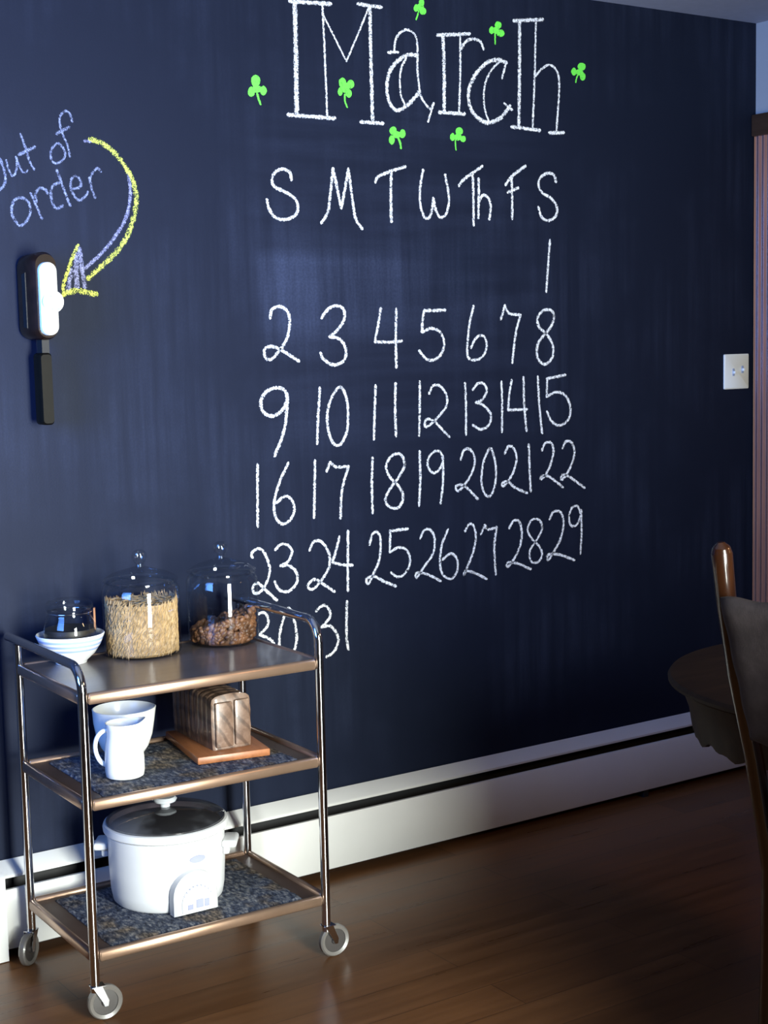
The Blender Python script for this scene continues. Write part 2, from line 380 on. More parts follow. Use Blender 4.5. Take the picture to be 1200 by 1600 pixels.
# ------------------------------------------------------------ chalk writing and drawings on the wall
CHALK = [
  ('title', 'M', [(12.5,[(2105,2344),(2231,2350)]),(15.6,[(2120,2343),(2119,2197),(2116,2059)]),(7.9,[(2205,2347),(2208,2220),(2211,2058)]),(12.6,[(2090,2054),(2234,2054)]),(6.3,[(2204,2323),(2236,2272),(2276,2206)]),(6.4,[(2276,2206),(2317,2284),(2352,2354)]),(12.9,[(2356,2358),(2355,2248),(2356,2055)]),(11.3,[(2317,2359),(2394,2358)]),(11.4,[(2317,2050),(2391,2050)])]),
  ('title', 'a', [(9.8,[(2413,2241),(2445,2244)]),(8.2,[(2433,2247),(2436,2271),(2451,2295),(2477,2307),(2499,2299),(2509,2282),(2511,2246),(2509,2205),(2514,2157),(2520,2130),(2537,2109),(2550,2099)]),(7.5,[(2550,2099),(2563,2116)]),(7.5,[(2563,2116),(2555,2096),(2542,2064)]),(13.1,[(2510,2242),(2477,2239),(2442,2220),(2416,2190),(2406,2157),(2407,2126),(2419,2099),(2438,2088),(2469,2102),(2500,2128),(2515,2145)]),(7.4,[(2472,2230),(2456,2205),(2449,2169),(2452,2129),(2464,2106)])]),
  ('title', 'r', [(11.7,[(2580,2302),(2693,2316)]),(13.4,[(2599,2303),(2601,2196),(2598,2094)]),(8.4,[(2659,2309),(2657,2201),(2651,2098)]),(11.8,[(2581,2092),(2670,2093)]),(10.1,[(2661,2271),(2679,2293),(2706,2303),(2732,2296),(2741,2278)])]),
  ('title', 'c', [(13.6,[(2824,2247),(2791,2253),(2753,2241),(2715,2209),(2690,2170),(2686,2129),(2702,2097),(2733,2078),(2760,2075),(2799,2090),(2827,2117),(2836,2126)]),(8.6,[(2824,2250),(2807,2202)]),(8.6,[(2814,2132),(2843,2116)]),(7.7,[(2800,2249),(2769,2222),(2746,2183),(2740,2141),(2745,2104),(2759,2075)])]),
  ('title', 'h', [(12.1,[(2853,2367),(2962,2381)]),(13.8,[(2875,2369),(2872,2217),(2867,2069)]),(8.7,[(2936,2375),(2929,2222),(2919,2068)]),(12.2,[(2840,2068),(2946,2064)]),(8.8,[(2932,2218),(2957,2241),(2986,2254),(3012,2241),(3022,2212),(3020,2160),(3010,2065)]),(12.4,[(2982,2059),(3038,2062)])]),
  ('weekday', 'S', [(10.2,[(2094,1887),(2090,1907),(2067,1914),(2044,1903),(2035,1883),(2043,1867),(2074,1855),(2101,1841),(2112,1820),(2104,1797),(2076,1784),(2045,1787),(2026,1806),(2018,1833)])]),
  ('weekday', 'M', [(10.4,[(2183,1777),(2205,1807),(2216,1867),(2225,1922)]),(10.4,[(2225,1922),(2237,1868),(2248,1819)]),(10.5,[(2248,1819),(2261,1869),(2274,1923)]),(10.5,[(2274,1923),(2282,1861),(2293,1794),(2314,1765)])]),
  ('weekday', 'T', [(10.6,[(2361,1892),(2369,1906),(2409,1922),(2462,1938)]),(10.7,[(2414,1921),(2411,1858),(2411,1787)])]),
  ('weekday', 'W', [(10.0,[(2522,1931),(2511,1886),(2510,1837),(2522,1803),(2540,1801),(2551,1826),(2555,1855)]),(10.1,[(2555,1855),(2564,1822),(2579,1802),(2600,1815),(2610,1857),(2598,1922)])]),
  ('weekday', 'Th', [(10.2,[(2646,1893),(2666,1913),(2731,1951)]),(10.2,[(2696,1931),(2697,1859),(2696,1784)]),(10.3,[(2717,1915),(2716,1860),(2714,1805)]),(10.3,[(2715,1847),(2729,1869),(2749,1865),(2759,1840),(2754,1802)])]),
  ('weekday', 'F', [(10.4,[(2815,1902),(2840,1928),(2891,1959)]),(10.4,[(2838,1924),(2839,1864),(2838,1806)]),(10.4,[(2823,1881),(2862,1895)])]),
  ('weekday', 'S', [(10.6,[(3006,1918),(2999,1937),(2974,1942),(2947,1928),(2939,1906),(2952,1885),(2987,1869),(3009,1844),(3003,1817),(2974,1804),(2949,1814),(2938,1842)])]),
  ('numeral', '1', [(9.8,[(2981,1747),(2972,1668),(2964,1596)])]),
  ('numeral', '2', [(10.3,[(2017,1527),(2023,1549),(2048,1557),(2071,1543),(2076,1511),(2066,1472),(2042,1441),(2014,1418),(1998,1426),(1998,1446),(2019,1453),(2051,1441),(2101,1412)])]),
  ('numeral', '3', [(10.5,[(2176,1526),(2199,1550),(2228,1558),(2249,1545),(2246,1517),(2221,1489),(2200,1476)]),(10.5,[(2200,1476),(2230,1469),(2250,1445),(2246,1412),(2213,1399),(2180,1414),(2170,1432)])]),
  ('numeral', '4', [(9.9,[(2369,1550),(2358,1500),(2347,1459)]),(9.9,[(2347,1459),(2392,1457),(2437,1459)]),(10.0,[(2421,1548),(2417,1466),(2417,1387)])]),
  ('numeral', '5', [(11.0,[(2516,1543),(2589,1544)]),(10.1,[(2516,1543),(2510,1514),(2507,1483)]),(10.1,[(2507,1483),(2541,1493),(2572,1480),(2584,1446),(2565,1413),(2528,1404),(2496,1431)])]),
  ('numeral', '6', [(9.5,[(2691,1555),(2676,1504),(2667,1445),(2668,1410),(2688,1400),(2720,1409),(2737,1439),(2727,1468),(2700,1465),(2680,1436)])]),
  ('numeral', '7', [(9.6,[(2791,1516),(2806,1556)]),(9.6,[(2806,1556),(2822,1533),(2865,1528)]),(9.7,[(2865,1528),(2846,1476),(2831,1389)])]),
  ('numeral', '8', [(10.7,[(2994,1523),(2982,1540),(2953,1541),(2930,1519),(2935,1492),(2964,1470),(2987,1438),(2986,1403),(2957,1381),(2928,1400),(2929,1440),(2952,1466),(2981,1492),(2994,1523)])]),
  ('numeral', '9', [(11.1,[(2063,1311),(2056,1335),(2029,1344),(1997,1333),(1981,1307),(1989,1280),(2017,1270),(2045,1284),(2061,1309)]),(11.1,[(2063,1317),(2055,1252),(2041,1209),(2018,1164)])]),
  ('numeral', '10', [(9.7,[(2165,1339),(2157,1263),(2151,1189)]),(9.8,[(2231,1339),(2206,1318),(2188,1278),(2187,1229),(2202,1188),(2226,1183),(2248,1218),(2253,1267),(2249,1308),(2231,1339)])]),
  ('numeral', '11', [(9.9,[(2346,1339),(2341,1271),(2336,1191)]),(10.0,[(2413,1343),(2410,1277),(2411,1196)])]),
  ('numeral', '12', [(9.3,[(2496,1345),(2494,1265),(2490,1193)]),(9.3,[(2528,1310),(2542,1332),(2568,1329),(2589,1303),(2588,1273),(2561,1245),(2529,1221),(2511,1217),(2516,1237),(2540,1233),(2566,1211),(2597,1183)])]),
  ('numeral', '13', [(9.5,[(2656,1335),(2658,1258),(2656,1187)]),(9.5,[(2684,1315),(2703,1333),(2724,1331),(2735,1311),(2718,1285),(2694,1278)]),(9.6,[(2694,1278),(2723,1268),(2748,1241),(2741,1211),(2711,1199),(2682,1213)])]),
  ('numeral', '14', [(9.6,[(2790,1335),(2791,1261),(2789,1188)]),(9.7,[(2828,1338),(2818,1295),(2813,1251)]),(9.7,[(2813,1251),(2885,1250)]),(9.7,[(2873,1345),(2874,1266),(2882,1186)])]),
  ('numeral', '15', [(9.8,[(2928,1345),(2932,1264),(2942,1176)]),(9.9,[(2962,1338),(3036,1347)]),(9.8,[(2965,1338),(2961,1285)]),(9.9,[(2961,1285),(3002,1297),(3038,1282),(3055,1245),(3043,1209),(3007,1196),(2978,1212),(2962,1240)])]),
  ('numeral', '16', [(9.5,[(1965,1144),(1962,1059),(1960,980)]),(9.6,[(2059,1142),(2031,1094),(2014,1047),(2013,1007),(2030,982),(2054,984),(2073,1010),(2069,1039),(2047,1054),(2020,1039)])]),
  ('numeral', '17', [(9.7,[(2143,1144),(2139,1062),(2135,989)]),(9.7,[(2179,1112),(2191,1136)]),(9.8,[(2191,1136),(2210,1122),(2250,1121)]),(9.8,[(2250,1121),(2227,1056),(2220,980)])]),
  ('numeral', '18', [(10.0,[(2330,1139),(2326,1065),(2326,986)]),(10.1,[(2438,1114),(2424,1144),(2393,1140),(2375,1112),(2388,1081),(2416,1054),(2431,1024),(2415,995),(2384,998),(2370,1020),(2386,1048),(2417,1080),(2438,1114)])]),
  ('numeral', '19', [(10.2,[(2491,1148),(2491,1070),(2485,994)]),(9.4,[(2572,1116),(2564,1141),(2543,1145),(2522,1128),(2519,1102),(2536,1084),(2558,1091),(2572,1116)]),(9.4,[(2573,1129),(2571,1056),(2561,995)])]),
  ('numeral', '20', [(9.5,[(2636,1116),(2648,1142),(2671,1143),(2687,1113),(2676,1075),(2648,1042),(2623,1025),(2617,1041),(2648,1038),(2696,997)]),(9.6,[(2743,1142),(2720,1107),(2710,1055),(2718,1015),(2740,1002),(2760,1034),(2764,1087),(2754,1127),(2743,1142)])]),
  ('numeral', '21', [(9.7,[(2798,1124),(2813,1144),(2832,1137),(2843,1108),(2831,1069),(2808,1040),(2791,1027),(2787,1036),(2808,1040),(2836,1020),(2882,1000)]),(9.8,[(2890,1145),(2892,1078),(2895,1005)])]),
  ('numeral', '22', [(9.9,[(2941,1125),(2953,1145),(2977,1145),(2986,1118),(2970,1073),(2946,1043),(2933,1038),(2940,1048),(2964,1045),(2993,1028),(3022,1008)]),(10.0,[(3021,1126),(3036,1146),(3060,1140),(3069,1108),(3053,1068),(3029,1038),(3014,1032),(3020,1045),(3046,1039),(3109,1000)])]),
  ('numeral', '23', [(9.4,[(1941,899),(1939,911),(1957,921),(1972,915),(1985,891),(1992,864),(1987,839),(1975,818),(1958,803),(1941,804),(1940,822),(1955,829),(1974,811),(2011,776)]),(9.4,[(2011,913),(2028,925),(2051,921),(2063,903),(2050,878),(2026,868)]),(9.5,[(2026,868),(2053,865),(2075,844),(2074,816),(2047,796),(2019,804),(2006,827)])]),
  ('numeral', '24', [(9.8,[(2118,901),(2131,922),(2155,922),(2178,891),(2180,853),(2157,819),(2124,793),(2109,805),(2131,820),(2161,802),(2194,779)]),(9.8,[(2215,929),(2203,893),(2190,861)]),(9.9,[(2190,861),(2221,851),(2255,846)]),(9.9,[(2243,943),(2240,856),(2238,777)])]),
  ('numeral', '25', [(10.0,[(2313,899),(2324,927),(2342,930),(2351,904),(2345,854),(2324,814),(2305,787),(2300,803),(2326,808),(2363,788),(2399,772)]),(10.1,[(2382,930),(2444,931)]),(9.2,[(2384,930),(2381,871)]),(9.3,[(2381,871),(2412,881),(2440,870),(2450,835),(2430,804),(2404,798),(2384,812)])]),
  ('numeral', '26', [(9.4,[(2487,900),(2501,922),(2522,922),(2537,895),(2531,853),(2498,817),(2471,788),(2470,802),(2505,796),(2556,770)]),(9.5,[(2586,917),(2563,875),(2555,824),(2564,788),(2593,772),(2615,792),(2616,827),(2595,846),(2565,832)])]),
  ('numeral', '27', [(9.6,[(2647,907),(2662,926),(2680,917),(2686,882),(2674,839),(2653,801),(2642,777),(2645,791),(2680,780),(2724,758)]),(9.6,[(2705,893),(2720,918)]),(9.7,[(2720,918),(2733,904),(2764,908)]),(9.7,[(2764,908),(2754,849),(2758,768)])]),
  ('numeral', '28', [(9.8,[(2811,901),(2829,922),(2851,916),(2859,879),(2850,840),(2827,806),(2803,785),(2803,798),(2841,792),(2892,770)]),(9.0,[(2938,890),(2927,916),(2898,918),(2882,891),(2897,862),(2925,837),(2937,809),(2919,788),(2892,795),(2890,827),(2920,860),(2938,890)])]),
  ('numeral', '29', [(10.0,[(2968,915),(2983,936),(3012,932),(3023,897),(3011,852),(2982,813),(2960,789),(2960,807),(3005,803),(3065,780)]),(9.1,[(3091,923),(3081,945),(3057,942),(3045,913),(3054,887),(3078,890),(3093,918)]),(9.2,[(3095,932),(3095,863),(3090,798)])]),
  ('numeral', '30', [(9.4,[(1954,746),(1970,748),(1981,736),(1981,712),(1964,696),(1956,689)]),(9.4,[(1956,689),(1989,671),(1998,648),(1982,628),(1956,637)]),(9.5,[(2046,751),(2031,726),(2017,684),(2016,641),(2031,612),(2055,623),(2069,660),(2066,705),(2055,737),(2046,751)])]),
  ('numeral', '31', [(9.6,[(2134,732),(2151,744),(2167,742),(2179,721),(2172,704),(2149,685)]),(9.7,[(2149,685),(2176,686),(2196,665),(2202,638),(2186,611),(2163,601)]),(9.8,[(2234,747),(2231,693),(2230,639),(2235,612)])]),
  ('note', 'Out', [(8.5,[(1301,1904),(1307,1892),(1311,1879),(1314,1861),(1310,1844),(1299,1833),(1284,1826),(1269,1834),(1259,1854),(1260,1877),(1270,1896),(1286,1905),(1301,1904)]),(6.0,[(1318,1901),(1322,1882),(1330,1865)]),(6.4,[(1330,1865),(1338,1871),(1343,1889),(1343,1909)]),(6.4,[(1342,1910),(1348,1892),(1355,1876)]),(5.1,[(1355,1876),(1364,1874),(1369,1881)]),(7.3,[(1356,1963),(1368,1926),(1374,1903),(1385,1883)]),(9.6,[(1350,1916),(1389,1935)])]),
  ('note', 'of', [(6.9,[(1449,1947),(1434,1936),(1428,1919),(1433,1902),(1449,1901),(1464,1916),(1464,1931),(1449,1947)]),(7.0,[(1487,2000),(1482,2017),(1471,2024),(1458,2013),(1455,1996),(1461,1969),(1472,1944),(1477,1917)]),(9.8,[(1446,1970),(1478,1986)])]),
  ('note', 'order', [(8.1,[(1349,1816),(1333,1809),(1325,1790),(1327,1771),(1343,1750),(1360,1761),(1371,1783),(1367,1806),(1349,1816)]),(6.9,[(1374,1827),(1387,1796),(1399,1768)]),(8.6,[(1387,1807),(1386,1828),(1398,1840),(1411,1837),(1415,1828)]),(8.3,[(1442,1884),(1455,1847),(1472,1801)]),(8.3,[(1446,1854),(1430,1846),(1424,1827),(1428,1804),(1437,1793),(1453,1800)]),(7.9,[(1478,1840),(1501,1847),(1500,1864),(1489,1872),(1478,1863),(1476,1844),(1482,1827),(1495,1814),(1512,1824),(1519,1835)]),(7.9,[(1525,1869),(1528,1850),(1537,1822)]),(7.9,[(1526,1859),(1531,1878),(1547,1893),(1555,1885)])]),
  ('arrow', 'yellow', [(16.2,[(1532,1962),(1565,1951),(1599,1926),(1627,1890),(1642,1859),(1647,1822),(1638,1779),(1617,1730),(1582,1687),(1546,1657),(1510,1627)]),(11.7,[(1442,1588),(1447,1617),(1460,1648),(1473,1680),(1488,1706)]),(17.1,[(1443,1590),(1480,1598),(1529,1590)])]),
  ('arrow', 'lavender', [(9.6,[(1517,1956),(1532,1956)]),(10.8,[(1628,1885),(1632,1848),(1629,1816),(1618,1778),(1590,1735),(1554,1694),(1503,1651)]),(13.9,[(1491,1701),(1495,1654),(1501,1606)]),(16.0,[(1483,1685),(1480,1643),(1481,1606)]),(13.8,[(1467,1648),(1462,1622),(1457,1596)])]),
]
SHAMROCKS = [
  ([[(2009,2134),(2007,2126),(2002,2120),(1995,2117),(1988,2119),(1984,2124),(1982,2132),(1984,2140),(1989,2146),(1996,2149),(2003,2147),(2008,2142)],[(1992,2106),(1991,2099),(1987,2094),(1981,2092),(1976,2093),(1972,2098),(1971,2104),(1973,2111),(1977,2116),(1982,2118),(1988,2116),(1991,2112)],[(2028,2111),(2026,2105),(2022,2100),(2017,2098),(2012,2100),(2009,2104),(2007,2110),(2009,2116),(2013,2121),(2018,2123),(2023,2121),(2026,2117)],[(2015,2114),(2012,2110),(2006,2106),(1998,2104),(1990,2105),(1984,2108),(1982,2112),(1984,2117),(1991,2121),(1999,2122),(2007,2122),(2013,2119)]],[(1999,2101),(2003,2088),(2008,2076)],6.8),
  ([[(2273,2149),(2272,2142),(2267,2137),(2261,2135),(2255,2136),(2251,2141),(2250,2148),(2251,2155),(2256,2160),(2262,2162),(2268,2161),(2272,2156)],[(2300,2148),(2298,2142),(2293,2137),(2287,2135),(2281,2137),(2277,2140),(2276,2146),(2278,2152),(2282,2157),(2288,2159),(2294,2157),(2298,2154)],[(2262,2126),(2261,2120),(2258,2116),(2254,2114),(2250,2115),(2247,2119),(2246,2124),(2247,2130),(2250,2134),(2254,2136),(2258,2135),(2261,2131)],[(2291,2123),(2290,2117),(2286,2113),(2281,2111),(2276,2112),(2272,2116),(2271,2122),(2272,2128),(2276,2133),(2281,2135),(2286,2133),(2290,2129)],[(2284,2138),(2282,2130),(2276,2125),(2268,2123),(2261,2124),(2255,2129),(2253,2135),(2256,2143),(2261,2148),(2269,2150),(2277,2149),(2282,2144)]],[(2269,2119),(2268,2102),(2275,2086)],5.7),
  ([[(2537,2385),(2536,2379),(2532,2375),(2527,2373),(2522,2374),(2519,2377),(2518,2383),(2519,2388),(2523,2393),(2528,2394),(2533,2394),(2536,2390)],[(2517,2368),(2515,2363),(2512,2359),(2508,2357),(2504,2358),(2501,2362),(2500,2367),(2502,2372),(2505,2376),(2509,2378),(2513,2377),(2516,2374)],[(2543,2363),(2542,2358),(2537,2353),(2532,2352),(2526,2352),(2522,2356),(2520,2360),(2522,2366),(2526,2370),(2532,2372),(2538,2371),(2542,2368)],[(2535,2373),(2533,2368),(2529,2364),(2522,2362),(2516,2362),(2511,2366),(2509,2370),(2511,2375),(2516,2379),(2523,2381),(2529,2380),(2534,2377)]],[(2517,2361),(2515,2353),(2508,2337)],5.0),
  ([[(2808,2351),(2806,2345),(2801,2341),(2795,2339),(2789,2340),(2785,2343),(2783,2348),(2785,2354),(2790,2358),(2796,2360),(2802,2359),(2806,2356)],[(2781,2334),(2780,2328),(2776,2324),(2771,2322),(2767,2323),(2763,2326),(2762,2332),(2764,2337),(2767,2342),(2772,2344),(2777,2343),(2780,2339)],[(2819,2329),(2817,2324),(2812,2319),(2805,2317),(2797,2318),(2792,2321),(2790,2326),(2792,2332),(2798,2336),(2805,2338),(2812,2337),(2817,2334)],[(2801,2335),(2800,2330),(2795,2326),(2788,2324),(2782,2325),(2777,2328),(2775,2333),(2777,2338),(2782,2342),(2788,2344),(2795,2343),(2800,2340)]],[(2784,2324),(2784,2307),(2784,2296)],5.8),
  ([[(3127,2261),(3124,2255),(3119,2250),(3111,2248),(3103,2249),(3097,2253),(3095,2258),(3097,2264),(3103,2269),(3111,2271),(3119,2270),(3125,2266)],[(3090,2243),(3089,2237),(3085,2233),(3079,2231),(3074,2232),(3071,2236),(3069,2241),(3071,2247),(3075,2252),(3080,2254),(3085,2253),(3089,2249)],[(3126,2232),(3124,2225),(3120,2221),(3114,2218),(3109,2220),(3105,2224),(3103,2230),(3105,2237),(3109,2241),(3115,2244),(3120,2242),(3124,2238)],[(3116,2244),(3114,2239),(3109,2235),(3101,2233),(3094,2234),(3088,2237),(3086,2241),(3088,2246),(3094,2250),(3101,2252),(3109,2252),(3114,2248)]],[(3097,2235),(3090,2224),(3087,2212)],5.4),
  ([[(2435,2033),(2433,2027),(2429,2022),(2423,2020),(2416,2022),(2412,2026),(2410,2031),(2412,2037),(2417,2042),(2423,2044),(2429,2043),(2434,2039)],[(2465,2027),(2463,2021),(2459,2016),(2454,2014),(2448,2015),(2444,2020),(2443,2025),(2445,2031),(2449,2036),(2454,2038),(2460,2037),(2463,2033)],[(2428,2008),(2426,2002),(2422,1997),(2417,1995),(2413,1997),(2409,2001),(2408,2007),(2409,2013),(2413,2018),(2418,2020),(2423,2018),(2426,2014)],[(2451,2023),(2449,2018),(2443,2015),(2436,2013),(2428,2014),(2423,2017),(2421,2021),(2423,2026),(2429,2030),(2436,2032),(2444,2031),(2449,2028)]],[(2440,2015),(2446,2001),(2448,1987)],7.3),
  ([[(2663,2045),(2661,2039),(2656,2035),(2650,2033),(2643,2034),(2638,2038),(2637,2044),(2639,2050),(2644,2054),(2650,2056),(2657,2055),(2662,2051)],[(2635,2028),(2634,2022),(2631,2018),(2626,2016),(2621,2017),(2618,2021),(2617,2026),(2618,2032),(2622,2036),(2626,2038),(2631,2037),(2634,2033)],[(2673,2024),(2672,2020),(2668,2016),(2663,2015),(2657,2016),(2654,2019),(2652,2023),(2654,2028),(2658,2031),(2663,2033),(2668,2032),(2672,2029)],[(2659,2029),(2657,2024),(2652,2020),(2645,2018),(2638,2019),(2633,2023),(2631,2027),(2633,2032),(2638,2036),(2645,2038),(2652,2037),(2657,2034)]],[(2636,2019),(2636,2004),(2638,1992)],4.9),
]

def smooth(pts, per=0.006):
    P = [Vector((a / 1000.0, c / 1000.0)) for a, c in pts]
    if len(P) == 2: 
        n = max(2, int((P[1] - P[0]).length / per)); return [P[0].lerp(P[1], i / n) for i in range(n + 1)]
    closed = (P[0] - P[-1]).length < 0.002
    out = []
    for i in range(len(P) - 1):
        p1, p2 = P[i], P[i + 1]
        p0 = P[i - 1] if i else (P[-2] if closed else p1 * 2 - p2)
        p3 = P[i + 2] if i + 2 < len(P) else (P[1] if closed else p2 * 2 - p1)
        n = max(2, int((p2 - p1).length / per))
        for k in range(n):
            t = k / n
            out.append(0.5 * ((2 * p1) + (p2 - p0) * t + (2 * p0 - 5 * p1 + 4 * p2 - p3) * t * t + (3 * p1 - p0 - 3 * p2 + p3) * t ** 3))
    out.append(P[-1]); return out
class Strokes:
    def __init__(s): s.v = []; s.f = []; s.uv = []
    def stroke(s, wmm, pts, y):
        Q = smooth(pts); w = wmm / 2000.0 * 1.04; b = len(s.v); run = 0.0
        d0 = (Q[0] - Q[1]).normalized(); d1 = (Q[-1] - Q[-2]).normalized()
        Q = [Q[0] + d0 * w * 0.7] + Q + [Q[-1] + d1 * w * 0.7]
        for i, q in enumerate(Q):
            t = (Q[min(i + 1, len(Q) - 1)] - Q[max(i - 1, 0)]).normalized(); n = Vector((-t.y, t.x))
            ww = w * (0.45 if i in (0, len(Q) - 1) else random.uniform(0.90, 1.10))
            if i: run += (q - Q[i - 1]).length
            s.v += [(q.x + n.x * ww, y, q.y + n.y * ww), (q.x - n.x * ww, y, q.y - n.y * ww)]; s.uv += [(run, 1.0), (run, 0.0)]
            if i: k = b + 2 * i; s.f.append((k - 2, k - 1, k + 1, k))
    def blob(s, pts, y):
        P = [Vector((a / 1000.0, c / 1000.0)) for a, c in pts]; c = sum(P, Vector((0, 0))) / len(P); b = len(s.v); n = len(P)
        s.v.append((c.x, y, c.y)); s.uv.append((0, 0.5))
        for p in P:
            j = 1 + random.uniform(-0.06, 0.06); q = c + (p - c) * j
            s.v.append((q.x, y, q.y)); s.uv.append((0, 0.82))
        for i in range(n): s.f.append((b, b + 1 + i, b + 1 + (i + 1) % n))
    def build(s, name, mat, parent=None, label=None):
        me = bpy.data.meshes.new(name); me.from_pydata(s.v, [], s.f)
        ul = me.uv_layers.new(name='UVMap')
        for l in me.loops: ul.data[l.index].uv = s.uv[l.vertex_index]
        me.materials.append(mat)
        o = bpy.data.objects.new(name, me); COL.objects.link(o)
        if parent is not None: o.parent = parent
        if label: o['label'] = label
        return o
cal = thing('chalk_calendar', (0, 0, 0), 'large white chalk calendar for March hand drawn on the dark wall', 'chalk calendar')
note = thing('chalk_note', (0, 0, 0), 'faint chalk words reading out of order above the wall phone', 'chalk writing')
arrow = thing('chalk_arrow', (0, 0, 0), 'curved yellow and lavender chalk arrow pointing at the wall phone', 'chalk drawing')
PART = {'title': ('title_letter', cal, 'chalk'), 'weekday': ('weekday_letter', cal, 'chalk'), 'numeral': ('date_numeral', cal, 'chalk'), 'note': ('chalk_word', note, 'chalk_faint')}
for part, glyph, strokes in CHALK:
    st = Strokes()
    for k, (w, pts) in enumerate(strokes): st.stroke(w, pts, -0.0010 - 0.00004 * k)
    if part == 'arrow':
        if glyph == 'lavender':
            st.v = [(x, y + 0.0005, z) for x, y, z in st.v]
        st.build('arrow_stroke', M['chalk_' + glyph], arrow, label=glyph + ' chalk strokes')
    else:
        nm, par, mt = PART[part]
        st.build(nm, M[mt], par, label=('chalk ' + ('number ' if part == 'numeral' else '') + glyph))
SL = ['green chalk shamrock standing alone left of the March title', 'green chalk shamrock drawn inside the M of March',
      'green chalk shamrock at the top edge above the letter a', 'green chalk shamrock above the gap between r and c',
      'green chalk shamrock standing alone right of the letter h', 'green chalk shamrock below the letter a of March', 'green chalk shamrock below the letter r of March']
for (lobes, stem, w), lab in zip(SHAMROCKS, SL):
    st = Strokes()
    for k, lb in enumerate(lobes): st.blob(lb, -0.0012 - 0.00005 * k)
    st.stroke(w, stem, -0.0011)
    tag(st.build('chalk_shamrock', M['chalk_green']), lab, 'chalk drawing', 'green chalk shamrocks round the March title')

# ------------------------------------------------------------ wall phone
ph = thing('wall_phone', (1.362, 0.0, 1.48), 'dark rounded wall phone with bright white front, under the out of order note', 'phone')
def rrect(x0, x1, z0, z1, r, n=6):
    P = []
    for cx_, cz_, a in ((x1 - r, z1 - r, 0), (x0 + r, z1 - r, PI / 2), (x0 + r, z0 + r, PI), (x1 - r, z0 + r, 1.5 * PI)):
        for i in range(n + 1): P.append((cx_ + r * math.cos(a + PI / 2 * i / n), cz_ + r * math.sin(a + PI / 2 * i / n)))
    return P
def yloft(levels):       # levels: (y, outline) lofted in order
    b = MB(); n = len(levels[0][1]); vs = []
    for y, P in levels: vs += [(p, y, q) for p, q in P]
    fs = []
    for k in range(len(levels) - 1):
        for i in range(n): j = (i + 1) % n; fs.append((k * n + i, k * n + j, (k + 1) * n + j, (k + 1) * n + i))
    fs.append(tuple(range(n))); fs.append(tuple((len(levels) - 1) * n + i for i in range(n)))
    return b.add(vs, fs)
yloft([(-0.001, rrect(-0.032, 0.026, 0.004, 0.196, 0.026)), (-0.012, rrect(-0.034, 0.028, 0.001, 0.202, 0.028)), (-0.088, rrect(-0.030, 0.029, 0.000, 0.204, 0.028)), (-0.100, rrect(-0.024, 0.026, 0.005, 0.198, 0.024))]).build('body', M['phone'], ph)
yloft([(-0.034, rrect(-0.034, -0.0295, 0.03, 0.155, 0.002)), (-0.056, rrect(-0.034, -0.0295, 0.028, 0.158, 0.002))]).build('side_strip', M['fin'], ph)
yloft([(-0.0995, rrect(-0.0195, 0.0235, 0.010, 0.180, 0.020)), (-0.110, rrect(-0.019, 0.023, 0.011, 0.179, 0.020)), (-0.115, rrect(-0.014, 0.018, 0.016, 0.174, 0.016))]).build('face_plate', M['phone_white'], ph, label='white front plate')
dl = MB().lathe([(0.0, 0.012), (0.020, 0.0115), (0.0255, 0.008), (0.0265, 0.0), (0.0, 0.0)], 28).build('dial', M['phone_white'], ph, label='round white dial')
dl.matrix_local = Matrix.Translation((0.0085, -0.1115, 0.088)) @ Matrix.Rotation(PI / 2, 4, 'X')
for (dx, dz) in ((-0.008, 0.012), (-0.005, -0.018), (0.010, -0.018)):
    q = MB().lathe([(0.0, 0.003), (0.003, 0.002), (0.0035, 0.0), (0.0, 0.0)], 12).build('button', M['slot'], dl)
    q.matrix_local = Matrix.Translation((dx, dz, 0.0105))
yloft([(-0.040, rrect(-0.006, 0.012, -0.040, 0.008, 0.004)), (-0.072, rrect(-0.006, 0.012, -0.040, 0.008, 0.004))]).build('neck', M['fin'], ph)
yloft([(-0.030, rrect(-0.012, 0.014, -0.196, -0.034, 0.008)), (-0.036, rrect(-0.014, 0.016, -0.200, -0.030, 0.009)), (-0.072, rrect(-0.014, 0.016, -0.200, -0.030, 0.009)), (-0.078, rrect(-0.012, 0.014, -0.196, -0.034, 0.008))]).build('handle', M['cord'], ph)

# ------------------------------------------------------------ light switch
sw = thing('light_switch', (3.7722, 0.0, 1.336), 'ivory double light switch plate on the dark wall near the corner', 'light switch')
yloft([(-0.0008, rrect(-0.0575, 0.0575, -0.057, 0.057, 0.004)), (-0.004, rrect(-0.0575, 0.0575, -0.057, 0.057, 0.004)), (-0.0065, rrect(-0.0545, 0.0545, -0.054, 0.054, 0.004))]).build('plate', M['plate'], sw)
for dx, dz in ((-0.016, -0.002), (0.026, 0.006)):
    t = MB().box(dx - 0.005, dx + 0.005, -0.0072, -0.0060, dz - 0.012, dz + 0.012, 0.0004).build('toggle_slot', M['slot'], sw)
    MB().box(dx - 0.0035, dx + 0.0035, -0.016, -0.0070, dz - 0.005, dz + 0.004, 0.001).build('toggle', M['plate'], t)

